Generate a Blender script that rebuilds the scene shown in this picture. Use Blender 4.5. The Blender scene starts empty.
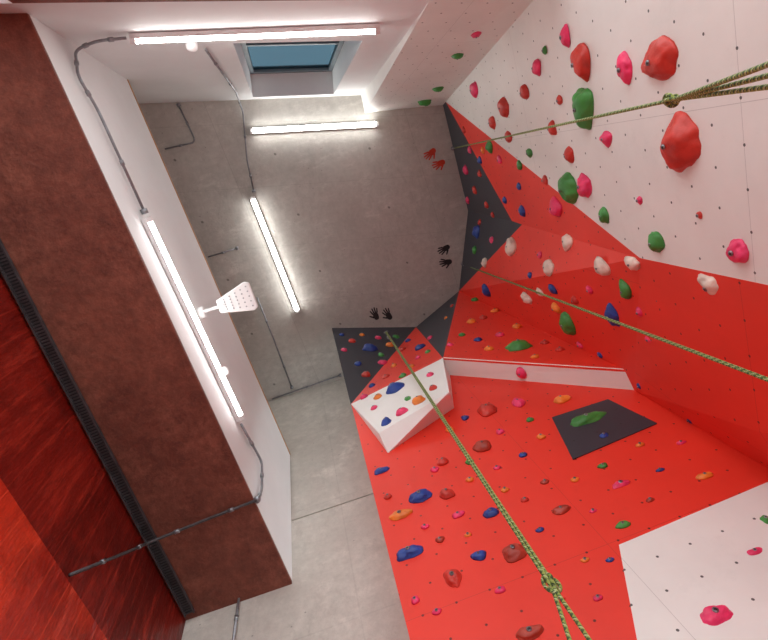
import bpy, bmesh, math, random
from mathutils import Vector, Matrix, noise
from mathutils.bvhtree import BVHTree
# ---------------------------------------------------------------- room survey, metres, z measured from eye height (1.5 m above floor)
H=7.5; CZ=1.5; F=520.0
Zc=Vector((-99,135,-520)).normalized()
Yc=Vector((565,-1588,-520)); Yc=(Yc-Zc*Yc.dot(Zc)).normalized()
Xc=Yc.cross(Zc)
def ray(px,py):
    d=Vector((px-384,320-py,-F)); return Vector((Xc.dot(d),Yc.dot(d),Zc.dot(d)))
def uh(px,py,h=H): r=ray(px,py); return r*(h/r.z)
def upl(px,py,p,n): r=ray(px,py); return r*(p.dot(n)/r.dot(n))
def ux(px,py,x): r=ray(px,py); return r*(x/r.x)
def V(*a): return Vector(a)
# climbing wall key points (world metres)
a=V(2.450,-.299,H); a2=V(2.424,-.316,7.273); b=V(2.381,1.214,H); c=V(1.901,2.321,H); d=V(1.091,2.613,H); e=V(-.113,2.147,H)
C=V(2.02,-.59,3.72); C2=V(1.963,-.629,3.22)
g=V(2.130,1.130,5.335); m=V(2.092,1.131,5.007); f1=V(1.835,1.084,2.801); f2=V(1.722,1.020,1.808); f3=V(1.343,.807,-1.5)
k1=V(1.928,2.276,3.32); k2=V(1.928,2.276,-1.5); r_=V(-.168,2.150,4.729); q=V(.834,2.027,4.664); q2=V(.842,2.211,4.634); L2=V(1.941,2.113,3.34)
BL=V(-.292,2.142,-1.5); eb=V(1.42,-1.3,-1.5)
nP4=V(-.06,1,0).normalized(); off=-nP4*.004
dm=[V(1.247,2.231,3.332),V(1.701,2.258,3.310),V(1.764,2.262,2.845),V(1.109,2.223,2.792)]
w1=V(1.883,2.269,2.068); w2=V(.930,2.212,2.034); w3=V(.574,2.190,1.322)
v3=V(.649,1.980,3.857); v4=V(-.012,2.040,3.768); v5=V(-.002,2.160,3.633); v6=V(.667,2.200,3.975)
A=V(1.367,-.535,H); D=V(1.315,-.785,3.70); D2=V(1.308,-.818,3.2)
polys=[("navy",[a,a2,g,b]),("red",[a2,f1,m,g]),("white",[a2,f1,f3,eb,C2]),
 ("navy",[b,g,m,c]),("red2",[m,f1,c]),("red2",[f1,k1,c]),("red2",[f1,f3,k2,k1]),
 ("navy",[c,q,d]),("red",[c,L2,q]),("red2",[c,k1,L2]),("plain",[q,L2,k1,q2]),
 ("navy",[e,d,r_]),("red",[d,q,r_]),("red",[r_,q2,k1,k2,BL]),("red",[r_,q,q2]),
 ("navy",[x for x in dm])]
polys.append(("white",[w1,w2,w3,V(1.883,2.269,.6)]))
polys+= [("plain",[r_,q,v3,v4]),("plain",[v3,v4,v5,v6]),("plain",[r_,v4,v5]),("plain",[q,v3,v6,q2])]
polys+= [("white",[A,a,C2,D2]),("plain",[A,D2,D2+V(.05,-.3,0),A+V(.05,-.5,0)])]
# ---------------------------------------------------------------- node materials
def newmat(name):
    M=bpy.data.materials.new(name); M.use_nodes=True
    nt=M.node_tree; return M,nt,nt.nodes["Principled BSDF"]
def mth(nt,op,x,y=None,z=None):
    n=nt.nodes.new("ShaderNodeMath"); n.operation=op
    for i,v in enumerate((x,y,z)):
        if v is None: continue
        if isinstance(v,(int,float)): n.inputs[i].default_value=v
        else: nt.links.new(v,n.inputs[i])
    return n.outputs[0]
def mixc(nt,f,c1,c2):
    n=nt.nodes.new("ShaderNodeMix"); n.data_type='RGBA'
    for idx,v in ((0,f),(6,c1),(7,c2)):
        if isinstance(v,(int,float)): n.inputs[idx].default_value=v
        elif isinstance(v,tuple): n.inputs[idx].default_value=(*v,1) if len(v)==3 else v
        else: nt.links.new(v,n.inputs[idx])
    return n.outputs[2]
def nz(nt,scale,detail=4,coord=None,vec_scale=None,rough=.6,rot=None):
    n=nt.nodes.new("ShaderNodeTexNoise"); n.inputs['Scale'].default_value=scale; n.inputs['Detail'].default_value=detail; n.inputs['Roughness'].default_value=rough
    tc=nt.nodes.new("ShaderNodeTexCoord"); o=tc.outputs['Object']
    if vec_scale:
        mp=nt.nodes.new("ShaderNodeMapping"); mp.inputs['Scale'].default_value=vec_scale
        if rot: mp.inputs['Rotation'].default_value=rot
        nt.links.new(o,mp.inputs[0]); o=mp.outputs[0]
    nt.links.new(o,n.inputs['Vector']); return n.outputs['Fac']
def ramp(nt,f,lo,hi):
    n=nt.nodes.new("ShaderNodeMapRange"); nt.links.new(f,n.inputs[0]); n.inputs[1].default_value=lo; n.inputs[2].default_value=hi; return n.outputs[0]
def bump(nt,B,h,s=.3,dist=.01):
    n=nt.nodes.new("ShaderNodeBump"); n.inputs['Strength'].default_value=s; n.inputs['Distance'].default_value=dist
    nt.links.new(h,n.inputs['Height']); nt.links.new(n.outputs[0],B.inputs['Normal'])
def simple(name,col,rough=.5,metal=0,var=.12,scale=6,bmp=0):
    M,nt,B=newmat(name)
    f=ramp(nt,nz(nt,scale),.3,.7)
    nt.links.new(mixc(nt,f,tuple(x*(1-var) for x in col),tuple(min(1,x*(1+var)) for x in col)),B.inputs['Base Color'])
    B.inputs['Roughness'].default_value=rough; B.inputs['Metallic'].default_value=metal
    if bmp: bump(nt,B,nz(nt,scale*12),bmp,.004)
    return M
def panel(name,col,dot,pitch=.18,rough=.5,var=.06):
    M,nt,B=newmat(name)
    tc=nt.nodes.new("ShaderNodeTexCoord"); sp=nt.nodes.new("ShaderNodeSeparateXYZ"); nt.links.new(tc.outputs['UV'],sp.inputs[0])
    U,W_=sp.outputs[0],sp.outputs[1]
    row=mth(nt,'FLOOR',mth(nt,'DIVIDE',W_,pitch))
    sh=mth(nt,'FRACT',mth(nt,'MULTIPLY',row,.5))
    fu=mth(nt,'SUBTRACT',mth(nt,'FRACT',mth(nt,'ADD',mth(nt,'DIVIDE',U,pitch),sh)),.5)
    fv=mth(nt,'SUBTRACT',mth(nt,'FRACT',mth(nt,'DIVIDE',W_,pitch)),.5)
    dd=mth(nt,'SQRT',mth(nt,'ADD',mth(nt,'MULTIPLY',fu,fu),mth(nt,'MULTIPLY',fv,fv)))
    hole=mth(nt,'LESS_THAN',dd,.0068/pitch)
    s1=mth(nt,'LESS_THAN',mth(nt,'FRACT',mth(nt,'DIVIDE',mth(nt,'ADD',W_,.37),2.44)),.0012)
    s2=mth(nt,'LESS_THAN',mth(nt,'FRACT',mth(nt,'DIVIDE',mth(nt,'ADD',U,.2),1.22)),.0022)
    seam=mth(nt,'MULTIPLY',mth(nt,'MAXIMUM',s1,s2),.3)
    f=ramp(nt,nz(nt,1.5,6),.3,.7)
    base=mixc(nt,f,tuple(x*(1-var) for x in col),tuple(min(1,x*(1+var)) for x in col))
    gr=ramp(nt,nz(nt,3.5,9,rough=.8),.56,.8)
    base=mixc(nt,mth(nt,'MULTIPLY',gr,.22),base,tuple(x*.55 for x in col))
    base=mixc(nt,seam,base,dot); base=mixc(nt,mth(nt,'MULTIPLY',hole,.9),base,dot)
    nt.links.new(base,B.inputs['Base Color']); B.inputs['Roughness'].default_value=rough
    bump(nt,B,nz(nt,90,2),.08,.002)
    return M
def concrete(name,c1,c2,ax=(0,1),rough=.8,lines=.16,px=1.25,py=.85):
    M,nt,B=newmat(name)
    big=ramp(nt,nz(nt,.9,8,rough=.65),.32,.68); fine=ramp(nt,nz(nt,10,8,rough=.8),.35,.65)
    base=mixc(nt,big,c1,c2)
    base=mixc(nt,mth(nt,'MULTIPLY',fine,.5),base,tuple(x*.70 for x in c1))
    lt=ramp(nt,nz(nt,2.2,9,rough=.75,vec_scale=(1,2.2,1)),.54,.70)
    base=mixc(nt,mth(nt,'MULTIPLY',lt,.45),base,tuple(min(1,x*1.35) for x in c2))
    dk=ramp(nt,nz(nt,1.6,9,rough=.75,vec_scale=(2.4,.8,1.2)),.56,.74)
    base=mixc(nt,mth(nt,'MULTIPLY',dk,.5),base,tuple(x*.6 for x in c1))
    tc=nt.nodes.new("ShaderNodeTexCoord")
    v=nt.nodes.new("ShaderNodeTexVoronoi"); v.inputs['Scale'].default_value=7; nt.links.new(tc.outputs['Object'],v.inputs['Vector'])
    pits=mth(nt,'LESS_THAN',v.outputs['Distance'],.05)
    base=mixc(nt,mth(nt,'MULTIPLY',pits,.45),base,(.08,.075,.07))
    sp=nt.nodes.new("ShaderNodeSeparateXYZ"); nt.links.new(tc.outputs['Object'],sp.inputs[0])
    X_=mth(nt,'DIVIDE',mth(nt,'ADD',sp.outputs[ax[0]],.6),px); Y_=mth(nt,'DIVIDE',sp.outputs[ax[1]],py)
    if ax[1]==1: Y_=mth(nt,'DIVIDE',mth(nt,'ADD',sp.outputs[1],mth(nt,'MULTIPLY',sp.outputs[0],-.27)),py)
    fx,fy=mth(nt,'FRACT',X_),mth(nt,'FRACT',Y_)
    j=mth(nt,'LESS_THAN',fy,.008); j2=mth(nt,'LESS_THAN',mth(nt,'FRACT',mth(nt,'MULTIPLY',X_,.5)),.004)
    base=mixc(nt,mth(nt,'MULTIPLY',mth(nt,'MAXIMUM',j,j2),lines),base,(.07,.065,.06))
    ddx=mth(nt,'MULTIPLY',mth(nt,'SUBTRACT',fx,.5),px); ddy=mth(nt,'MULTIPLY',mth(nt,'SUBTRACT',fy,.5),py)
    dd=mth(nt,'SQRT',mth(nt,'ADD',mth(nt,'MULTIPLY',ddx,ddx),mth(nt,'MULTIPLY',ddy,ddy)))
    base=mixc(nt,mth(nt,'MULTIPLY',mth(nt,'LESS_THAN',dd,.017),.6),base,(.06,.055,.05))
    nt.links.new(base,B.inputs['Base Color']); B.inputs['Roughness'].default_value=rough
    bump(nt,B,nz(nt,25,8),.35,.012)
    return M
def emis(name,col,s):
    M,nt,B=newmat(name); B.inputs['Base Color'].default_value=(*col,1)
    B.inputs['Emission Color'].default_value=(*col,1); B.inputs['Emission Strength'].default_value=s; return M
m_wall={"navy":panel("navy_panel",(.036,.040,.052),(.004,.004,.005)),
 "red":panel("red_panel",(.80,.038,.018),(.07,.004,.003)),"red2":panel("red_panel_b",(.80,.036,.017),(.06,.004,.003)),
 "white":panel("white_panel",(.82,.83,.79),(.02,.02,.02)),
 "plain":simple("white_ply",(.86,.86,.83),.6,var=.03,scale=3)}
m_conc=concrete("concrete_ceiling",(.48,.465,.425),(.62,.605,.56))
m_conc2=concrete("concrete_wall",(.60,.57,.51),(.74,.71,.64),ax=(0,2),lines=.08,px=1.4,py=1.5)
m_plaster=simple("white_plaster",(.77,.79,.79),.7,var=.04,scale=1.5,bmp=.1)
m_steel=simple("galvanised_steel",(.30,.31,.33),.4,.8,.2,20)
m_black=simple("black_steel",(.03,.03,.035),.45,.4)
m_tray=simple("tray_steel",(.075,.07,.075),.5,.4,.3,15)
m_frame=simple("window_frame_grey",(.14,.18,.20),.45,.3)
m_wood=simple("ply_edge",(.50,.26,.09),.7,var=.25,scale=8)
m_fix=simple("white_enamel",(.82,.82,.82),.35,var=.02)
m_tube=emis("fluorescent_diffuser",(1,.98,.95),26)
m_floor=simple("floor_matting",(.42,.41,.40),.8,var=.1)
HC={"R":(.58,.04,.025),"P":(.82,.04,.15),"G":(.05,.28,.05),"B":(.014,.055,.30),"O":(.90,.23,.03),"W":(.78,.66,.56),"N":(.38,.045,.025)}
m_hold={k:simple("hold_resin_"+k,v,.45,var=.25,scale=9,bmp=.35) for k,v in HC.items()}
M,nt,B=newmat("soffit_concrete_redlit")
st=ramp(nt,nz(nt,3,8,vec_scale=(2.5,.4,1)),.25,.75); bl=ramp(nt,nz(nt,1.2,9,rough=.75),.42,.58); fi=ramp(nt,nz(nt,9,9,rough=.85),.42,.58); hi=ramp(nt,nz(nt,2.3,9,rough=.85),.5,.66)
base=mixc(nt,st,(.22,.062,.036),(.28,.085,.050)); base=mixc(nt,mth(nt,'MULTIPLY',bl,.7),base,(.12,.026,.015)); base=mixc(nt,mth(nt,'MULTIPLY',fi,.5),base,(.09,.022,.014)); base=mixc(nt,mth(nt,'MULTIPLY',hi,.5),base,(.38,.13,.08))  # red-brown tint puts the red bounce light into the concrete colour
nt.links.new(base,B.inputs['Base Color']); B.inputs['Roughness'].default_value=.7; bump(nt,B,nz(nt,18,8),.5,.02); m_soff=M
def redclad(name,c1,c2,c3,rg):
    M,nt,B=newmat(name)
    s=ramp(nt,nz(nt,2.2,9,vec_scale=(1,1.6,.22),rough=.8,rot=(.35,0,0)),.42,.60); s2=ramp(nt,nz(nt,1.1,8,vec_scale=(1,.6,1),rough=.75),.45,.58); streak_refl=ramp(nt,nz(nt,3.2,9,vec_scale=(1,2.6,.4),rough=.85,rot=(-.5,0,0)),.53,.63)  # slanted streaks paint glossy reflections into the red
    base=mixc(nt,s,c1,c2); base=mixc(nt,mth(nt,'MULTIPLY',s2,.6),base,tuple(x*.35 for x in c1)); base=mixc(nt,mth(nt,'MULTIPLY',streak_refl,.65),base,c3)
    tc=nt.nodes.new("ShaderNodeTexCoord"); sp=nt.nodes.new("ShaderNodeSeparateXYZ"); nt.links.new(tc.outputs['Object'],sp.inputs[0])
    j=mth(nt,'LESS_THAN',mth(nt,'FRACT',mth(nt,'DIVIDE',sp.outputs[1],.16)),.05)
    base=mixc(nt,mth(nt,'MULTIPLY',j,.3),base,c3)
    nt.links.new(base,B.inputs['Base Color']); B.inputs['Roughness'].default_value=rg
    bump(nt,B,nz(nt,6,5,vec_scale=(1,1,.25)),.6,.05); return M
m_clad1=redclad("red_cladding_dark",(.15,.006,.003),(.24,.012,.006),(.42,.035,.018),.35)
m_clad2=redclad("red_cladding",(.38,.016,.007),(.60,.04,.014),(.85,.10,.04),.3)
M,nt,B=newmat("rope_braid")
tc=nt.nodes.new("ShaderNodeTexCoord"); sp=nt.nodes.new("ShaderNodeSeparateXYZ"); nt.links.new(tc.outputs['UV'],sp.inputs[0])
s1=mth(nt,'SINE',mth(nt,'MULTIPLY',mth(nt,'ADD',mth(nt,'MULTIPLY',sp.outputs[1],28),sp.outputs[0]),6.2832))
s2=mth(nt,'SINE',mth(nt,'MULTIPLY',mth(nt,'SUBTRACT',mth(nt,'MULTIPLY',sp.outputs[1],28),sp.outputs[0]),6.2832))
f=mth(nt,'GREATER_THAN',mth(nt,'MULTIPLY',s1,s2),.05)
big=mth(nt,'GREATER_THAN',s1,.85)
base=mixc(nt,f,(.27,.34,.07),(.04,.085,.03)); base=mixc(nt,big,base,(.45,.50,.25))
nt.links.new(base,B.inputs['Base Color']); B.inputs['Roughness'].default_value=.8; bump(nt,B,mth(nt,'MULTIPLY',s1,s2),.4,.002); m_rope=M
M=bpy.data.materials.new("window_glass"); M.use_nodes=True; nt=M.node_tree; nt.nodes.clear()
o_=nt.nodes.new("ShaderNodeOutputMaterial"); mx=nt.nodes.new("ShaderNodeMixShader"); t_=nt.nodes.new("ShaderNodeBsdfTransparent"); g_=nt.nodes.new("ShaderNodeBsdfGlossy")
t_.inputs[0].default_value=(.19,.27,.31,1); g_.inputs['Roughness'].default_value=.03; mx.inputs[0].default_value=.08
nt.links.new(t_.outputs[0],mx.inputs[1]); nt.links.new(g_.outputs[0],mx.inputs[2]); nt.links.new(mx.outputs[0],o_.inputs[0]); m_glass=M
# ---------------------------------------------------------------- mesh helpers
def link(ob,parent=None):
    bpy.context.collection.objects.link(ob)
    if parent: ob.parent=parent
    return ob
class MB:
    def __init__(s): s.v=[];s.f=[];s.mi=[];s.uv=[];s.mats=[];s.sm=[]
    def mat(s,mt):
        if mt not in s.mats: s.mats.append(mt)
        return s.mats.index(mt)
    def add(s,vs,fs,mt,uvs=None,smooth=False):
        i=len(s.v); s.v+=[tuple(p) for p in vs]; k=s.mat(mt)
        for n,fc in enumerate(fs):
            s.f.append(tuple(i+x for x in fc)); s.mi.append(k); s.sm.append(smooth)
            s.uv.append(uvs[n] if uvs else [(0,0)]*len(fc))
    def box(s,o,ex,ey,ez,mt):
        vs=[o+ex*i+ey*j+ez*k for i in(-1,1) for j in(-1,1) for k in(-1,1)]
        fs=[(0,1,3,2),(4,6,7,5),(0,4,5,1),(2,3,7,6),(0,2,6,4),(1,5,7,3)]
        if ex.cross(ey).dot(ez)<0: fs=[t[::-1] for t in fs]
        s.add(vs,fs,mt)
    def hexa(s,bot,top,mt):
        n=len(bot); s.add(list(bot)+list(top),[tuple(range(n))[::-1],tuple(range(n,2*n))]+[(i,(i+1)%n,n+(i+1)%n,n+i) for i in range(n)],mt)
    def tube(s,pts,r,mt,seg=10,closed=False,vs0=0):
        pts=[Vector(p) for p in pts]; n=len(pts); T=[]
        for i in range(n):
            if closed: t=pts[(i+1)%n]-pts[i-1]
            else: t=pts[min(i+1,n-1)]-pts[max(i-1,0)]
            T.append(t.normalized())
        u=T[0].orthogonal().normalized(); V_=[];L=0;Ls=[]
        for i in range(n):
            if i: L+=(pts[i]-pts[i-1]).length
            u=(u-T[i]*u.dot(T[i])).normalized(); w=T[i].cross(u); Ls.append(L+vs0)
            rr=r[i] if isinstance(r,list) else r
            for j in range(seg):
                an=2*math.pi*j/seg; V_.append(pts[i]+(u*math.cos(an)+w*math.sin(an))*rr)
        fs=[];uv=[]
        for i in range(n if closed else n-1):
            i2=(i+1)%n; l2=Ls[i2] if i2 else L+.02
            for j in range(seg):
                j2=(j+1)%seg; fs.append((i*seg+j,i*seg+j2,i2*seg+j2,i2*seg+j)); uv.append([(j/seg,Ls[i]),((j+1)/seg,Ls[i]),((j+1)/seg,l2),(j/seg,l2)])
        if not closed:
            fs.append(tuple(range(seg))[::-1]); uv.append([(0,0)]*seg); fs.append(tuple(range((n-1)*seg,n*seg))); uv.append([(0,0)]*seg)
        s.add(V_,fs,mt,uv,True)
    def obj(s,name,parent=None,lift=True,bevel=0):
        me=bpy.data.meshes.new(name); me.from_pydata(s.v,[],s.f)
        for mt in s.mats: me.materials.append(mt)
        ul=me.uv_layers.new(name="UVMap"); li=0
        for p,k,sm,uv in zip(me.polygons,s.mi,s.sm,s.uv):
            p.material_index=k; p.use_smooth=sm
            for q_ in uv: ul.data[li].uv=q_; li+=1
        me.update()
        ob=bpy.data.objects.new(name,me); link(ob,parent)
        if lift and not parent: ob.location=(0,0,CZ)
        if bevel:
            bm_=ob.modifiers.new("bevel",'BEVEL'); bm_.width=bevel; bm_.segments=2; bm_.limit_method='ANGLE'
        return ob
def empty(name):
    e_=bpy.data.objects.new(name,None); link(e_); e_.location=(0,0,CZ); return e_
# ---------------------------------------------------------------- climbing wall
mb=MB()
for i,(k,p) in enumerate(polys):
    n=(p[1]-p[0]).cross(p[2]-p[0]).normalized(); cen=sum(p,V(0,0,0))/len(p)
    p=list(p)
    if i in (15,16): p=[x+off for x in p]
    if n.dot(cen)>0: n=-n; p=p[::-1]
    v=V(0,0,1)-n*n.z; v=v.normalized() if v.length>.05 else V(0,1,0); u=v.cross(n)
    mb.add(p,[tuple(range(len(p)))],m_wall[k],[[(x.dot(u),x.dot(v)) for x in p]])
cw=mb.obj("climbing_wall")
so=cw.modifiers.new("ply","SOLIDIFY"); so.thickness=.018; so.offset=-1
# ---------------------------------------------------------------- holds
tv=[];tf=[]
for _,p in polys:
    i=len(tv); tv+=p
    for j in range(1,len(p)-1): tf.append((i,i+j,i+j+1))
bvh=BVHTree.FromPolygons(tv,tf)
def proj(P):
    x=P.x*Xc+P.y*Yc+P.z*Zc
    return Vector((384+F*x.x/-x.z, 320-F*x.y/-x.z))
HL="""457 55 10 6 G;476 34 9 8 P;425 101 12 5 G;438 88 10 5 G;566 36 9 20 P;583 62 17 34 R;626 68 15 28 P;660 59 38 36 R;683 141 38 52 R
525 92 9 14 R;537 67 9 15 P;475 89 7 14 P;585 107 18 38 G;553 128 7 14 R;570 188 17 28 G;586 185 13 22 P;557 207 12 18 P;607 138 12 14 P;570 155 9 15 R
530 153 6 9 G;505 107 9 17 R;493 122 6 12 R;509 137 8 11 R;605 215 9 15 G;657 242 17 19 G;739 251 24 22 P;633 263 18 13 W;602 266 17 17 W
568 242 17 15 W;549 268 16 15 W;512 247 16 17 W;519 186 5 7 B;523 211 5 11 B;490 147 9 12 G;466 170 6 9 P;480 174 5 7 R;713 283 30 22 W;719 319 18 26 B
689 308 10 7 O;678 357 7 10 B;650 339 13 8 P;701 381 15 13 O;626 290 13 18 G;613 315 14 22 B;568 323 15 22 G;553 289 10 9 B;556 308 10 10 O;527 298 14 11 W
519 347 22 12 G;521 373 11 11 P;755 406 26 24 G;487 290 7 12 B;477 232 7 12 B;495 311 7 7 O;471 322 8 5 O;517 327 8 8 O;489 349 8 6 O;545 343 8 5 R
352 341 7 5 R;370 349 14 6 B;390 345 8 5 O;366 375 9 6 R;383 363 9 5 P;402 350 8 5 R;420 348 10 6 B;411 367 7 5 O;395 389 18 8 B;378 397 8 6 O
364 397 8 5 P;419 401 13 7 O;386 422 10 12 B;402 412 12 6 P;403 376 8 5 G;430 375 7 5 P;358 364 7 5 B;344 350 6 4 P
381 471 15 6 B;420 497 21 13 B;400 515 23 9 O;447 494 14 12 R;458 515 12 7 P;491 513 15 10 B;487 410 16 15 R;518 403 11 12 P;483 447 16 13 N
443 462 11 8 R;545 482 8 6 N;561 400 16 9 O;587 420 32 14 G;604 436 9 7 B;541 437 8 7 O;603 466 10 7 G;621 484 20 8 P;705 476 15 10 O;681 443 9 6 P
561 510 17 10 N;593 511 7 5 P;623 525 14 9 G;409 553 26 14 B;479 556 14 11 B;514 553 22 20 N;453 578 16 20 R;398 597 12 14 O;415 600 8 10 P;530 633 26 17 N
755 552 19 11 P;716 615 30 26 P;766 520 9 15 G;640 386 7 6 B;523 455 8 6 B;435 470 8 6 P;470 480 8 6 O;497 468 7 5 P;540 530 8 6 B;585 560 9 6 O
388 497 8 6 R;425 527 8 6 P;440 540 9 7 N;500 590 10 8 P;560 600 10 7 R;468 535 7 5 O;660 470 8 5 B;650 500 8 6 N;598 598 9 8 P;437 612 9 8 P;700 330 7 6 P
660 300 8 8 R;590 290 7 8 P;540 255 7 7 P;530 275 6 6 B;580 345 8 6 P;600 355 7 5 B;450 345 6 7 P;462 335 6 5 G;430 338 6 5 P;480 160 5 8 B;470 150 4 7 P;475 190 5 8 R;487 205 5 7 R;464 130 4 7 R;480 222 5 6 R;492 240 6 7 P;475 250 5 8 G;545 180 6 9 R;500 160 5 8 P;520 165 6 9 G;560 100 6 9 R;545 50 5 8 G;640 200 6 8 P;700 215 7 8 R
342 335 5 4 B;362 335 5 4 O;378 338 6 4 P;396 337 6 4 G;408 341 6 4 B;381 355 6 5 G;372 386 7 5 B;386 377 7 5 R;394 366 6 5 O;418 358 6 5 P;428 352 6 5 G;408 399 7 6 G;433 388 8 6 R;374 408 7 5 P;446 318 5 4 O;452 306 5 4 R;475 300 7 6 G;483 318 7 6 R;500 335 8 6 P;478 340 7 5 B;535 357 8 5 O;560 350 8 6 R
575 300 8 8 R;640 312 9 9 P;735 350 9 10 R;468 200 4 7 P;493 215 5 6 R;505 200 5 7 B;483 150 5 7 O;540 292 9 8 W;485 262 7 9 W
450 430 8 6 O;465 418 7 6 B;500 432 8 6 P;530 420 7 6 G;470 462 8 6 G;505 490 8 6 O;525 500 8 6 R;575 480 8 6 O;640 445 8 6 O;690 420 8 6 B;610 560 8 6 B"""
sph={}
for sd in (2,3,4):
    bm=bmesh.new(); bmesh.ops.create_icosphere(bm,subdivisions=sd,radius=1)
    sph[sd]=([v.co.copy() for v in bm.verts],[tuple(x.index for x in f_.verts) for f_ in bm.faces]); bm.free()
rnd=random.Random(4)
small=MB()
for idx,s in enumerate(HL.replace("\n",";").split(";")):
    px,py,w,h,col=s.split(); px,py,w,h=map(float,(px,py,w,h))
    rd=ray(px,py).normalized()
    loc,n,i_,dist=bvh.ray_cast(Vector((0,0,0)),rd)
    if loc is None: continue
    if n.dot(rd)>0: n=-n
    v=V(0,0,1); v=(v-n*v.dot(n)).normalized(); u=v.cross(n)
    iu=(proj(loc+u*.02)-proj(loc-u*.02))/.04; iv=(proj(loc+v*.02)-proj(loc-v*.02))/.04
    if abs(iu.x)/iu.length>abs(iv.x)/iv.length: su,sv=w/iu.length,h/iv.length
    else: su,sv=h/iu.length,w/iv.length
    sv=min(sv*.8,su*1.5); su=min(su,sv*2.2)
    su*=.52; sv*=.52
    big=max(w,h)>=20
    dp=.58*min(su,sv)
    sv_,fs=sph[4 if big else (3 if max(w,h)>11 else 2)]; seed=V(idx*3.1,idx*1.7,idx*.9); tap=rnd.uniform(-.28,.28); rot=rnd.uniform(-.6,.6)
    dim=[(V(rnd.uniform(-.55,.55),rnd.uniform(.35,.7),rnd.uniform(.35,.7)).normalized(),rnd.uniform(.32,.5),rnd.uniform(.16,.30))]
    for _ in range(3 if big else 1): dim.append((V(rnd.uniform(-1,1),rnd.uniform(-1,1),rnd.uniform(.3,.9)).normalized(),rnd.uniform(.16,.3),rnd.uniform(.08,.18)))
    E=2.4
    vs=[]
    for p in sv_:
        k=1/(abs(p.x)**E+abs(p.y)**E+abs(p.z)**E)**(1/E)
        k*=1+.20*noise.noise(p*1.2+seed)+.08*noise.noise(p*3.0+seed)+.02*noise.noise(p*8+seed)
        for dv,rr,dpth in dim: k-=dpth*math.exp(-((p-dv).length/rr)**2)
        x=p*k; x.x*=1+tap*p.y
        z=x.z if x.z>0 else x.z*.06
        fl=1+.15*max(0,1-abs(p.z)*3)
        x.x*=fl; x.y*=fl
        xr=x.x*math.cos(rot)-x.y*math.sin(rot); yr=x.x*math.sin(rot)+x.y*math.cos(rot)
        vs.append(loc+u*(xr*su*.93)+v*(yr*sv*.93)+n*(z*dp*1.25))
    tgt=MB() if big else small
    tgt.add(vs,fs,m_hold[col],smooth=True)
    br=.013 if big else .008
    if su>.02:
        ctr=max((x-loc).dot(n) for x in vs if ((x-loc)-n*(x-loc).dot(n)).length<min(su,sv)*.35)
        tp=loc+n*(ctr-.004)
        tgt.tube([tp,tp+n*.007],br,m_steel,12); tgt.tube([tp+n*.007,tp+n*.0075],br*.55,m_black,6)
    if big: tgt.obj("climbing_hold")
small.obj("climbing_holds")
# ---------------------------------------------------------------- room shell
wn=V(-.264,.9645,0).normalized()
wpt=lambda x,h,dep=0: V(x,-1.145+.274*x,h)-wn*dep
mb=MB(); cb=[wpt(-3,H,.28),wpt(3.3,H,.28),V(3.3,3.6,H),V(-3,3.6,H)]; mb.hexa(cb,[x+V(0,0,.3) for x in cb],m_conc); mb.obj("ceiling")
mb=MB(); mb.box(V(0,0,-1.6),V(7,0,0),V(0,7,0),V(0,0,.1),m_floor); mb.obj("floor")  # unseen floor, added large and light grey to bounce light up
en=V(-.081,1,0).normalized()
def ewall(mb,x0,x1,h0,h1,out,mt=None):
    p0=V(x0,2.98+.081*x0,0)-en*out; p1=V(x1,2.98+.081*x1,0)-en*out
    mb.hexa([p0+V(0,0,h0),p1+V(0,0,h0),p1+V(0,0,h0)+en*.3,p0+V(0,0,h0)+en*.3],[p0+V(0,0,h1),p1+V(0,0,h1),p1+V(0,0,h1)+en*.3,p0+V(0,0,h1)+en*.3],mt or m_conc2)
mb=MB(); ewall(mb,-3,3,4.40,H,.0); ewall(mb,-3,3,4.35,4.40,-.03,m_conc); ewall(mb,-3,3,-1.5,4.35,.02); mb.obj("wall_back")
def wbox(mb,x0,x1,h0,h1,dep0,dep1,mt):
    mb.hexa([wpt(x0,h0,dep0),wpt(x1,h0,dep0),wpt(x1,h0,dep1),wpt(x0,h0,dep1)],[wpt(x0,h1,dep0),wpt(x1,h1,dep0),wpt(x1,h1,dep1),wpt(x0,h1,dep1)],mt)
wx0,wx1,wh0,wh1=.02,1.02,4.67,7.32
mb=MB()
wbox(mb,-2.9,wx0,3.68,H,0,.36,m_plaster); wbox(mb,wx1,3.2,3.68,H,0,.36,m_plaster)
wbox(mb,wx0,wx1,3.68,wh0,0,.36,m_plaster); wbox(mb,wx0,wx1,wh1,H,0,.36,m_plaster)
mb.obj("wall_front")
mb=MB(); wbox(mb,-1.08,1.4,3.62,3.68,0,.5,m_soff); mb.obj("trim_1")
win=empty("window_1")
mb=MB(); t=.05
for F0,F1,G0,G1 in((wx0,wx0+t,wh0,wh1),(wx1-t,wx1,wh0,wh1),(wx0+t,wx1-t,wh0,wh0+t),(wx0+t,wx1-t,wh1-t*2,wh1),(wx0+t,wx1-t,5.9,5.95)): wbox(mb,F0,F1,G0,G1,.27,.33,m_frame)
mb.obj("frame",win)
mb=MB(); wbox(mb,wx0+t,wx1-t,wh0+t,wh1-t*2,.30,.312,m_glass); mb.obj("pane",win)
tA=ux(125,75,-1.08); tB=ux(290,455,-1.08); bB=ux(285,565,-1.08); bA=ux(30,15,-1.08)
def ext(p0,p1,y): return p0+(p1-p0)*((y-p0.y)/(p1.y-p0.y))
y0,y1=-1.46,2.87
T0,T1,B0,B1=ext(tA,tB,y0),ext(tA,tB,y1),ext(bA,bB,y0),ext(bA,bB,y1)
dx=V(-.14,0,0)
mb=MB(); mb.hexa([B0,B1,T1,T0],[B0+dx,B1+dx,T1+dx,T0+dx],m_plaster); mb.obj("wall_parapet")
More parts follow.
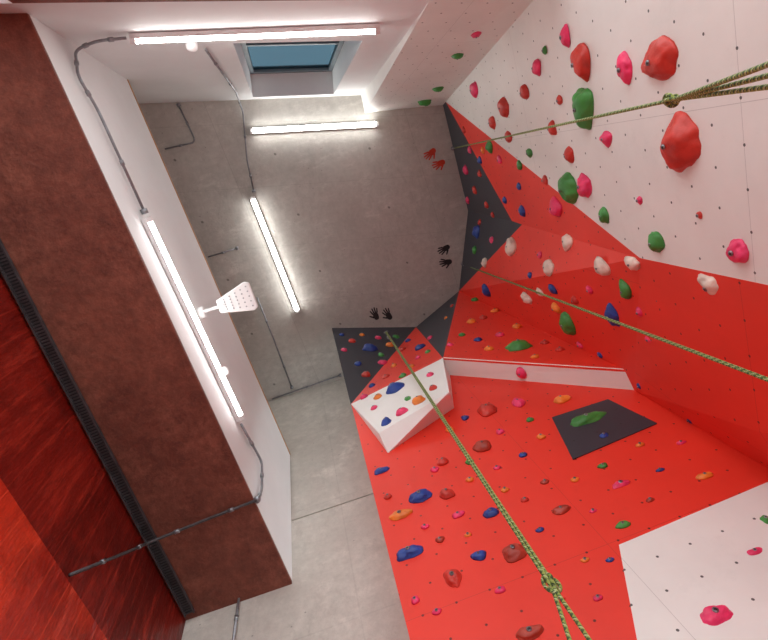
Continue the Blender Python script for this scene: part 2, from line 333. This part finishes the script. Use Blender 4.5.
mb=MB(); u3=V(0,0,.025); mb.hexa([T0+V(.006,0,0),T1+V(.006,0,0),T1+V(.006,0,0)+u3,T0+V(.006,0,0)+u3],[T0+dx,T1+dx,T1+dx+u3,T0+dx+u3],m_wood); mb.obj("trim_2")
S0,S1=ext(bA,bB,-4),ext(bA,bB,2.87); dd=V(0,0,.03)
mb=MB(); w_=V(-.9,0,0); th=V(0,0,.3)
i0=V(-.003,0,0)
mb.hexa([S0+i0-dd,S1+i0-dd,S1+w_-dd,S0+w_-dd],[S0+i0+th,S1+i0+th,S1+w_+th,S0+w_+th],m_soff); mb.obj("floor_mezzanine")
mb=MB(); mb.box(V(-2.95,.6,5.5),V(.1,0,0),V(0,3,0),V(0,0,2.0),m_conc); mb.obj("wall_mezzanine")
mb=MB(); xr=-1.93
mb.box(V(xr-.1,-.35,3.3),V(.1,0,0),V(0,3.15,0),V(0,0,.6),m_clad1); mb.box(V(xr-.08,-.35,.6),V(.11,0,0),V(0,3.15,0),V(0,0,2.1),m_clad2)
mb.obj("wall_left")
mb=MB(); tr0=ext(bA,bB,-2)+V(-.785,0,-.06); tr1=ext(bA,bB,2.74)+V(-.785,0,-.06)
ax=(tr1-tr0).normalized(); L=(tr1-tr0).length
for o in (-.035,.035): mb.box((tr0+tr1)/2+V(o,0,0),ax*L/2,V(.005,0,0),V(0,0,.014),m_tray)
N=int(L/.022)
for i in range(N): mb.box(tr0+ax*(i+.5)*L/N,ax*.0055,V(.035,0,0),V(0,0,.003),m_tray)
mb.box((tr0+tr1)/2+V(0,0,.010),ax*L/2,V(.035,0,0),V(0,0,.002),m_black)
mb.obj("cable_tray")
# ---------------------------------------------------------------- lamps
sx=-1.05
wp=wpt(0,0)+wn*.03
W=lambda x,y: upl(x,y,wp,wn)
S=lambda x,y: ux(x,y,sx)
Cc=lambda x,y: uh(x,y,H-.03)
En=lambda x,y: upl(x,y,V(0,2.93,0),V(-.081,1,0))
def sof(x,y,o=.055):
    n_=(S1-S0).cross(V(1,0,0)).normalized(); return upl(x,y,S0-V(0,0,o),n_)
def lamp(p,q_,n,w=.022,name="fluorescent_batten_light"):
    ax=(q_-p).normalized(); n=(n-ax*n.dot(ax)).normalized(); s=ax.cross(n); L=(q_-p).length/2; cen=(p+q_)/2
    em=empty(name)
    mb=MB(); mb.box(cen-n*.008,ax*L,s*w*1.15,n*.018,m_fix)
    for sg in(-1,1): mb.box(cen+ax*(L-.02)*sg+n*.018,ax*.02,s*w*1.05,n*.026,m_fix)
    mb.obj("housing",em,bevel=.003)
    mb=MB(); K=10; P0=[];
    for sg in(-1,1):
        P0.append([cen+ax*(L-.04)*sg+n*.01+s*(w*.95*math.cos(math.pi*j/K))+n*(w*1.4*math.sin(math.pi*j/K)) for j in range(K+1)])
    mb.add(P0[0]+P0[1],[(j,j+1,K+2+j,K+1+j) for j in range(K)],m_tube,smooth=True); mb.obj("diffuser",em)
lamp(W(130,38),W(380,28),wn,.020); lamp(Cc(250,131),Cc(378,124),V(0,0,-1),.032); lamp(Cc(252,197),Cc(298,312),V(0,0,-1),.032); lamp(S(145,218),S(240,420),V(1,0,0))
# ---------------------------------------------------------------- conduits
def fillet(pts,r=.07):
    out=[pts[0]]
    for i in range(1,len(pts)-1):
        A_,B_,C_=pts[i-1],pts[i],pts[i+1]; d1=(A_-B_);d2=(C_-B_); rr=min(r,d1.length*.45,d2.length*.45); p=B_+d1.normalized()*rr; q_=B_+d2.normalized()*rr
        for k in range(7):
            t=k/6; out.append(p*(1-t)**2+B_*2*t*(1-t)+q_*t*t)
    return out+[pts[-1]]
runs=[[W(126,38),W(96,41),S(75,50),S(78,76),S(98,110),S(145,213)],[S(241,424),S(262,462),S(262,490),S(257,500)],
 [sof(257,500),sof(205,520),sof(148,543,.13),ux(130,551,-1.86),ux(70,575,-1.885)],[W(206,50),W(236,92),Cc(243,112),Cc(247,160),Cc(254,192)],
 [Cc(257,297),Cc(276,345),Cc(292,388)],[Cc(272,399),Cc(341,375)],[Cc(165,149),Cc(196,142),Cc(178,104)],[Cc(208,257),Cc(238,248)],
 [En(183,609),En(240,590),En(232,650)]]
for ri,rn in enumerate(runs):
    mb=MB(); f_=fillet(rn); mb.tube(f_,.0105,m_tray if ri==2 else m_steel,10)
    for p0,p1 in zip(rn[:-1],rn[1:]):
        L=(p1-p0).length; ax=(p1-p0).normalized(); n_=max(1,int(L/.7))
        for i in range(n_):
            cc=p0+(p1-p0)*((i+.5)/n_); mb.tube([cc-ax*.018,cc+ax*.018],.016,m_steel,10)
    if ri!=2:
        cc=rn[-1]; mb.tube([cc-(rn[-1]-rn[-2]).normalized()*.03,cc+(rn[-1]-rn[-2]).normalized()*.005],.026,m_steel,14)
    mb.obj("electrical_conduit")
# ---------------------------------------------------------------- emergency light on bracket
pb=S(203,312); pc=uh(238,300,4.45)
em=empty("emergency_light")
n_=V(.25,-.15,-1).normalized(); vdir=(pc-pb); vdir=(vdir-n_*vdir.dot(n_)).normalized(); s_=vdir.cross(n_)
mb=MB(); mb.tube([pb-V(.03,0,0),pb+V(.04,0,0),pc-vdir*.12],.014,m_fix,12); mb.tube([pb-V(.03,0,0),pb+V(.01,0,0)],.05,m_fix,18); mb.obj("bracket",em)
mb=MB(); outl=[]
cor=[(-.17,-.055),(-.17,.055),(.10,.13),(.14,.11),(.14,-.11),(.10,-.13)]
for (x,y) in cor: outl.append(pc+vdir*x+s_*y)
mb.hexa(outl,[p-n_*.035 for p in outl],m_fix); mb.obj("head",em,bevel=.012)
mb=MB()
for i in range(5):
    for j in range(-2,3):
        x=-.11+i*.052; y=j*.042*(.5+.13*i)
        cc=pc+vdir*x+s_*y+n_*.001; mb.tube([cc,cc+n_*.004],.006,m_steel,8)
mb.obj("leds",em)
def dome(name,p,n,r):
    mb=MB(); K=6; prof=[(math.cos(math.pi/2*i/K),math.sin(math.pi/2*i/K)) for i in range(K+1)]
    mb.tube([p-n*.03]+[p+n*(s*r*.8) for c_,s in prof],[r]+[max(c_*r,.001) for c_,s in prof],m_fix,18); mb.obj(name)
dome("motion_sensor",W(192,47),wn,.045); dome("motion_sensor",S(225,371),V(1,0,0),.04)
# ---------------------------------------------------------------- ropes
def samp(p0,p1,n,sag=0): return [p0+(p1-p0)*(i/n)+V(0,0,-sag*4*(i/n)*(1-i/n)) for i in range(n+1)]
def knot(mb,p,ax,r,s=.045):
    u=ax.orthogonal().normalized(); w=ax.cross(u); pts=[]
    for i in range(72):
        t=2*math.pi*i/72; x=(2+math.cos(2*t))*math.cos(3*t); y=(2+math.cos(2*t))*math.sin(3*t); z=math.sin(4*t)
        pts.append(p+ax*(x*s*.62)+u*(y*s*.30)+w*(z*s*.42))
    mb.tube(pts,r,m_rope,10,closed=True)
def anchor(em,p,arm):
    mb=MB(); mb.tube([p+arm,p+arm*.15],.010,m_steel,10)
    mb.tube([p+V(.028*math.cos(t/16*6.283),0,.028*math.sin(t/16*6.283)) for t in range(16)],.006,m_steel,8,closed=True)
    mb.tube([p+arm*1.0,p+arm*.93],.03,m_steel,12); mb.obj("anchor_ring",em)
def rope(anc,kn,ends,r=.0064,ks=.04,arm=V(0,0,.11)):
    em=empty("climbing_rope"); anchor(em,anc,arm); mb=MB()
    ax=(kn-anc).normalized(); s_=ax.cross(V(0,1,0)).normalized()*r
    mb.tube(samp(anc+s_,kn+s_,60),r,m_rope,10)
    mb.tube(samp(anc-s_,kn-s_,60),r,m_rope,10)
    if ends:
        knot(mb,kn,ax,r*1.05,ks)
        for q_ in ends: mb.tube(samp(kn,q_,24,.01),r*1.1,m_rope,10)
    mb.obj("strands",em)
rope(uh(455,148,7.38),uh(672,100,1.75),[uh(790,56,1.0),uh(790,70,1.05),uh(790,84,1.08)],ks=.026)
rope(uh(465,265,7.38),uh(790,388,1.45),None,.0054)
rope(uh(386,332,6.65),uh(550,582,1.4),[uh(603,660,1.05),uh(577,665,1.08)],ks=.030,arm=V(.02,.12,.1))
# ---------------------------------------------------------------- hand prints painted on ceiling
m_ink=simple("black_paint",(.02,.02,.022),.7); m_rink=simple("red_paint",(.60,.05,.02),.7)
def hand(p,ang,mt,s=.1):
    mb=MB(); ca,sa=math.cos(ang),math.sin(ang)
    def P(x,y): return p+V((x*ca-y*sa)*s,(x*sa+y*ca)*s,0)
    def pill(x0,y0,x1,y1,r0,r1,z):
        a_=math.atan2(y1-y0,x1-x0); pts=[]
        for i in range(9): t=a_+math.pi/2+math.pi*i/8; pts.append(P(x0+r0*math.cos(t),y0+r0*math.sin(t)))
        for i in range(9): t=a_-math.pi/2+math.pi*i/8; pts.append(P(x1+r1*math.cos(t),y1+r1*math.sin(t)))
        pts=[q_+V(0,0,-z) for q_ in pts]; mb.hexa(pts,[q_+V(0,0,z) for q_ in pts],mt)
    pill(0,-.25,0,.15,.38,.42,.003)
    for x,y,L in((-.36,.5,.55),(-.13,.58,.72),(.12,.58,.68),(.36,.48,.5)): pill(x,y,x*1.5,y+L,.11,.09,.0035)
    pill(.4,-.1,.85,.3,.13,.1,.0037)
    mb.obj("handprint")
for x,y,an,mt in((432,152,1.2,m_rink),(441,163,1.5,m_rink),(446,248,1.4,m_ink),(448,262,1.8,m_ink),(376,316,3.1,m_ink),(389,316,2.9,m_ink)):
    hand(uh(x,y,H-.001),an,mt,.1)
# ---------------------------------------------------------------- camera, sky
cam=bpy.data.cameras.new("camera"); co=bpy.data.objects.new("camera",cam); link(co)
M=Matrix((Xc,Yc,Zc)).to_4x4(); M.translation=V(0,0,CZ); co.matrix_world=M
cam.lens=36*F/768; bpy.context.scene.camera=co
w=bpy.data.worlds.new("sky"); bpy.context.scene.world=w; w.use_nodes=True
bg=w.node_tree.nodes["Background"]; bg.inputs[0].default_value=(.96,.98,1,1); bg.inputs[1].default_value=2.9
vs=bpy.context.scene.view_settings; vs.view_transform='Standard'; vs.exposure=0
